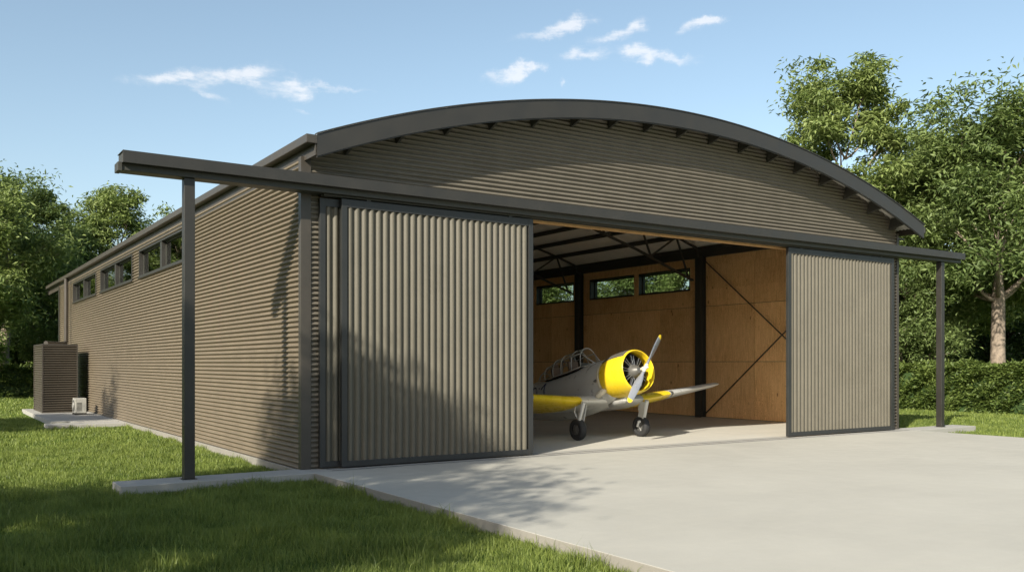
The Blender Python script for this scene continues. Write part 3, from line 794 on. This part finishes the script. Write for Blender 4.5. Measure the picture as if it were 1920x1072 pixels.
# near shade trees (left of and behind the viewpoint) are placed first
def sh(a,s): return .475*a+.88*s, -.88*a+.475*s
x,y=sh(1.0,-16.5); tree('round',x,y,.3,.92,'leafy green tree standing out of frame left, shading the front corner',group='trees left of the hangar front')
x,y=sh(4.6,-19.5); tree('bright',x,y,1.9,.70,'leafy green tree standing out of frame by the apron edge',group='trees left of the hangar front')
tree('bright',-12.5,66,1.,1.15,'bright green tree left of the frame, mirrored in the side windows',name='broadleaf_tree',group='trees left of the frame beyond the lawn')
tree('bright',-18,86,2.,1.25,'bright green tree left of the frame, mirrored in the side windows',name='broadleaf_tree',group='trees left of the frame beyond the lawn')
x,y=sh(-5.2,-21); tree('bright',x,y,4.0,.62,'leafy green tree standing out of frame on the left lawn',group='trees left of the hangar front')
x,y=(-15.0,18.6); tree('dark',x,y,2.2,.9,'dark green tree standing out of frame beside the long side wall')
GR='trees beyond the right hedge'
x,y=at(1872,53.5); tree('big',x,y,.6,1.08,'big tree with thick pale trunk behind the hedge at far right',name='broadleaf_tree')
x,y=at(1585,60); tree('tall',x,y,2.0,1.12,'tallest bright green tree rising behind the right slope of the roof',name='broadleaf_tree')
x,y=at(1745,63); tree('bright',x,y,1.2,1.18,'green tree between the tallest tree and the thick-trunked tree',name='broadleaf_tree')
x,y=at(1990,60); tree('big',x,y,3.4,1.03,'large green tree cut by the right edge of the photo',name='broadleaf_tree')
x,y=at(1470,66); tree('bright',x,y,5.0,1.12,'green tree peeking just over the roof slope left of the tallest tree',name='broadleaf_tree')
x,y=at(1700,56); tree('round',x,y,.0,.8,'low green tree over the hedge just right of the hangar corner',name='broadleaf_tree')
for i,(px,d,s) in enumerate(((1720,74,.9),(1800,78,1.0),(1890,74,1.0),(1640,80,1.1),(1980,80,1.1))):
    x,y=at(px,d); tree('dark',x,y,i*1.3,s,'dark tree in the row of dark trees beyond the right hedge',name='broadleaf_tree',group='dark trees in the background at right')
for i,(x,y,k,s) in enumerate(((38,24,'bright',.75),(40,34,'round',.9),(37,44,'bright',.85),(39,15,'round',.8),(45,62,'bright',1.),(47,82,'round',1.1),(42,72,'round',1.))):
    tree(k,x,y,i*2.1,s,'green tree seen through the windows in the plywood wall',name='broadleaf_tree',group='trees seen through the far wall windows')
x,y=at(12,74); tree('big',x,y,2.6,1.03,'large tree with forked pale trunk at the far left edge',name='broadleaf_tree')
x,y=at(120,82); tree('round',x,y,1.0,1.05,'darker rounded tree between the left edge tree and the roof',name='broadleaf_tree')
x,y=at(222,88); tree('bright',x,y,3.0,1.24,'bright green tree rising behind the left slope of the long roof',name='broadleaf_tree')
x,y=at(-70,66); tree('bright',x,y,5.6,1.1,'bright green tree cut by the left edge of the photo',name='broadleaf_tree')
for i,(px,d,s) in enumerate(((60,92,1.0),(0,95,1.1),(150,98,1.0),(-60,90,1.1),(300,100,1.1))):
    x,y=at(px,d); tree('dark',x,y,i*1.7+.4,s,'dark tree in the row of dark trees beyond the left hedge',name='broadleaf_tree',group='dark trees in the background at left')
# hedges
def hedge(x0,x1,y0,y1,h,n,size,label,seed,faces):
    rs=np.random.default_rng(seed); root=empty('hedge',((x0+x1)/2,(y0+y1)/2,GZ)); tag(root,label,'hedge')
    lx,ly=(x1-x0)/2,(y1-y0)/2
    b=MB(); b.box(-lx+.35,lx-.35,-ly+.35,ly-.35,0,h-.4); b.build('dark_core',M['bark'] if False else M['leafD'],root)  # plain dark box fills the hedge behind its leaves
    u=rs.random((n,3)); pts=np.empty((n,3))
    pts[:,0]=(u[:,0]*2-1)*lx; pts[:,1]=(u[:,1]*2-1)*ly; pts[:,2]=u[:,2]*h
    side=rs.choice(len(faces),n,p=faces_p(faces,lx,ly,h)); depth=np.abs(rs.normal(size=n))*.2
    for i,fc in enumerate(faces):
        m_=side==i
        if fc=='-x': pts[m_,0]=-lx+depth[m_]
        if fc=='+x': pts[m_,0]=lx-depth[m_]
        if fc=='-y': pts[m_,1]=-ly+depth[m_]
        if fc=='+y': pts[m_,1]=ly-depth[m_]
        if fc=='t': pts[m_,2]=h-depth[m_]
    bump=.16*(np.sin(pts[:,1]*1.9+pts[:,0]*1.3)+np.sin(pts[:,1]*4.3+pts[:,2]*3+pts[:,0]*3.7)+np.sin(pts[:,2]*5.1+pts[:,1]*2.7))
    pts[:,2]+=bump*.7*(pts[:,2]/h); 
    if ly>lx: pts[:,0]+=bump*.9
    else: pts[:,1]+=bump*.9
    me=leaf_mesh('foliage',pts,size,size*.4,M['hedge'],rs=rs,droop=-.15)
    o=bpy.data.objects.new('foliage',me); col.objects.link(o); o.parent=root
def faces_p(f,lx,ly,h):
    a=[]
    for q in f: a.append({'-x':2*ly*h,'+x':2*ly*h,'-y':2*lx*h,'+y':2*lx*h,'t':4*lx*ly}[q])
    s=sum(a); return [q/s for q in a]
hedge(39.9,42.2,-8,26,2.55,60000,.24,'long leafy green hedge across the lawn right of the hangar',5,['-x','t','-y'])
hedge(-24,26,59.5,61.5,2.45,36000,.30,'dark green hedge at the far end of the left lawn',6,['-y','t'])

# grass
def blades(regs):
    vs=[];tr=[];o=0
    P_=[];Hh=[];Wd=[]
    for (x0,x1,y0,y1,den,h,w,ex) in regs:
        n=int((x1-x0)*(y1-y0)*den); p=np.stack([rng.uniform(x0,x1,n),rng.uniform(y0,y1,n)],1)
        keep=np.ones(n,bool)
        for (a,b_,c,d) in ex: keep&=~((p[:,0]>a)&(p[:,0]<b_)&(p[:,1]>c)&(p[:,1]<d))
        p=p[keep]; n=len(p)
        patch=1+.25*np.sin(p[:,0]*2.1+np.sin(p[:,1]*1.7)*1.5)+.2*np.sin(p[:,1]*3.3+p[:,0]*1.1)
        patch=patch*np.where(rng.random(n)<.05,1.6,1.)*(1+.3*np.sin(p[:,0]*7.3+2*np.sin(p[:,1]*5.1))*np.sin(p[:,1]*6.7+p[:,0]*2))
        P_.append(p); Hh.append(h*rng.uniform(.5,1.25,n)*patch); Wd.append(w*rng.uniform(.7,1.2,n))
    p=np.concatenate(P_);h=np.concatenate(Hh);w=np.concatenate(Wd); n=len(p)
    a=rng.uniform(0,2*np.pi,n); la=rng.uniform(0,2*np.pi,n); ln=np.abs(rng.normal(size=n))*.45*h
    sx,sy=np.cos(a)*w/2,np.sin(a)*w/2; lx,ly=np.cos(la)*ln,np.sin(la)*ln
    z0=np.full(n,GZ-.005)
    v=np.empty((n,5,3))
    v[:,0]=np.stack([p[:,0]-sx,p[:,1]-sy,z0],1); v[:,1]=np.stack([p[:,0]+sx,p[:,1]+sy,z0],1)
    v[:,2]=np.stack([p[:,0]+lx*.35-sx*.8,p[:,1]+ly*.35-sy*.8,z0+h*.6],1); v[:,3]=np.stack([p[:,0]+lx*.35+sx*.8,p[:,1]+ly*.35+sy*.8,z0+h*.6],1)
    v[:,4]=np.stack([p[:,0]+lx,p[:,1]+ly,z0+h*.95],1)
    me=bpy.data.meshes.new('grass'); me.vertices.add(5*n); me.vertices.foreach_set('co',v.astype(np.float32).ravel())
    i=np.arange(n)*5; t=np.stack([i,i+1,i+3,i,i+3,i+2,i+2,i+3,i+4],1).ravel().astype(np.int32)
    me.loops.add(9*n); me.loops.foreach_set('vertex_index',t); me.polygons.add(3*n); me.polygons.foreach_set('loop_start',np.arange(0,9*n,3,dtype=np.int32))
    me.update(calc_edges=True); me.materials.append(M['blade'])
    ob=bpy.data.objects.new('grass',me); col.objects.link(ob); return ob,n
ex=[(-4.04,0,-.77,.22),(-3.0,0,20.65,22.05),(-2.8,0,22.0,34.3)]
exr=[(22,27.3,-.8,.22)]
g,ng=blades([(-.16,-.005,-13,-.76,1500,.16,.009,[]),(-4.2,0,-.93,-.76,1200,.14,.009,[]),(-.16,-.065,.3,20,800,.13,.011,[]),(-9,-.01,-13,.3,1400,.13,.010,ex),(-10,-.07,.3,12,800,.10,.013,ex),(-8,-.07,12,30,260,.10,.022,ex),(-14,-.07,30,44,90,.10,.04,ex),(-16,20,44,59.5,45,.10,.06,ex),
             (23.12,31,-8,9,330,.10,.022,exr),(31,39.9,-8,22,160,.10,.032,exr),(23.3,31,9,24,60,.1,.04,exr)])
tag(g,'short green lawn grass around the hangar and slab','grass',kind='stuff')
print('blades',ng)

# ------------------------------------------------------------------ light & sky
to_sun=Vector((-1,-.54,.69)).normalized()
elev=math.asin(to_sun.z); az=math.atan2(to_sun.x,to_sun.y)
sun=bpy.data.lights.new('sun','SUN'); sun.energy=5.0; sun.angle=R(.8); sun.color=(1,.93,.80)
so=bpy.data.objects.new('sun',sun); col.objects.link(so); so.rotation_euler=to_sun.to_track_quat('Z','Y').to_euler(); so.location=(-20,-20,30)
w=bpy.data.worlds.new('World'); sc.world=w; w.use_nodes=True; nt=w.node_tree; nt.nodes.clear()
def N(t,**k):
    x=nt.nodes.new(t)
    for a,b_ in k.items(): setattr(x,a,b_)
    return x
Lk=nt.links.new
out=N('ShaderNodeOutputWorld'); bg=N('ShaderNodeBackground'); bg.inputs[1].default_value=.118
sky=N('ShaderNodeTexSky',sky_type='NISHITA'); sky.sun_disc=False; sky.sun_elevation=elev; sky.sun_rotation=az; sky.air_density=1.0; sky.dust_density=1.6; sky.ozone_density=1.0
Lk(bg.outputs[0],out.inputs[0])
def Mth(op,a,b_=None,c=None):
    m=N('ShaderNodeMath',operation=op)
    for i,q in enumerate((a,b_,c)):
        if q is None: continue
        if isinstance(q,(int,float)): m.inputs[i].default_value=q
        else: Lk(q,m.inputs[i])
    return m.outputs[0]
tc=N('ShaderNodeTexCoord'); sep=N('ShaderNodeSeparateXYZ'); Lk(tc.outputs['Generated'],sep.inputs[0])
azs=Mth('ARCTAN2',sep.outputs[0],sep.outputs[1]); els=Mth('ARCSINE',sep.outputs[2])
nz=N('ShaderNodeTexNoise'); nz.inputs['Scale'].default_value=14; nz.inputs['Detail'].default_value=7; nz.inputs['Roughness'].default_value=.62; Lk(tc.outputs['Generated'],nz.inputs['Vector'])
sc2=N('ShaderNodeSeparateXYZ'); Lk(nz.outputs['Color'],sc2.inputs[0])
wa=Mth('MULTIPLY_ADD',Mth('SUBTRACT',sc2.outputs[0],.5),.10,azs); we=Mth('MULTIPLY_ADD',Mth('SUBTRACT',sc2.outputs[1],.5),.05,els)
def ang(px,py):
    v=DV+RV*((px-960)/F)+Vector((0,0,(681-py)/F)); v.normalize(); return math.atan2(v.x,v.y),math.asin(v.z)
clouds=[(330,158,62,14,0,.9),(440,140,72,17,.18,1.0),(395,188,45,9,-.1,.6),(545,162,52,15,0,.95),(630,173,70,6,-.1,.6),(555,197,30,6,-.25,.45),
 (1030,62,70,13,.28,.9),(1075,42,22,14,.3,.8),(1160,66,60,12,.1,.85),(1205,45,24,16,.2,.8),(1095,101,48,12,0,.9),(1205,105,42,16,0,1.0),(1280,110,55,9,-.08,.7),(1225,125,16,12,0,.7),
 (970,140,48,13,.2,.95),(990,128,20,10,0,.8),(1062,153,11,12,.6,.7),(1330,50,42,11,.25,.75),(1345,36,20,9,0,.7)]
tot=None
for (px,py,rx,ry,rt,op) in clouds:
    a,e=ang(px,py); kx=1/(rx/F*1.0*.93); ky=1/(ry/F*.93)
    da=Mth('SUBTRACT',wa,a); de=Mth('SUBTRACT',we,e); c,s=math.cos(rt),math.sin(rt)
    p=Mth('MULTIPLY',Mth('MULTIPLY_ADD',da,c,Mth('MULTIPLY',de,s)),kx); q=Mth('MULTIPLY',Mth('MULTIPLY_ADD',da,-s,Mth('MULTIPLY',de,c)),ky)
    r2=Mth('MULTIPLY_ADD',p,p,Mth('MULTIPLY',q,q)); g_=Mth('MULTIPLY',Mth('EXPONENT',Mth('MULTIPLY',r2,-1.1)),op)
    tot=g_ if tot is None else Mth('ADD',tot,g_)
n2=N('ShaderNodeTexNoise'); n2.inputs['Scale'].default_value=30; n2.inputs['Detail'].default_value=8; n2.inputs['Roughness'].default_value=.65
mp=N('ShaderNodeMapping'); mp.inputs['Scale'].default_value=(1,1,3.6); Lk(tc.outputs['Generated'],mp.inputs[0]); Lk(mp.outputs[0],n2.inputs['Vector'])
f_=Mth('MULTIPLY',tot,Mth('MULTIPLY_ADD',n2.outputs[0],2.9,-.62)); 
mr=N('ShaderNodeMapRange'); mr.interpolation_type='SMOOTHSTEP'; Lk(f_,mr.inputs[0]); mr.inputs[1].default_value=.08; mr.inputs[2].default_value=1.0; mr.inputs[4].default_value=.55
# thin high veil
mx=N('ShaderNodeMix',data_type='RGBA'); Lk(mr.outputs[0],mx.inputs[0]); hs=N('ShaderNodeHueSaturation'); hs.inputs['Saturation'].default_value=.88; hs.inputs['Hue'].default_value=.487; hs.inputs['Value'].default_value=.94; Lk(sky.outputs[0],hs.inputs['Color']); Lk(hs.outputs[0],mx.inputs[6]); mx.inputs[7].default_value=(6.0,5.8,5.7,1)
Lk(mx.outputs[2],bg.inputs[0])

# ------------------------------------------------------------------ camera
cam=bpy.data.cameras.new('camera'); co=bpy.data.objects.new('camera',cam); col.objects.link(co)
co.location=CAM; co.rotation_euler=(R(90),0,-math.atan2(DV.x,DV.y)); cam.sensor_width=36; cam.lens=1680/1920*36; cam.shift_y=145/1920
cam.clip_end=2000; sc.camera=co
sc.cycles.diffuse_bounces=12; sc.cycles.max_bounces=14; sc.cycles.transparent_max_bounces=16
sc.view_settings.view_transform='Standard'; sc.view_settings.look='None'; sc.view_settings.exposure=.76; sc.view_settings.gamma=1
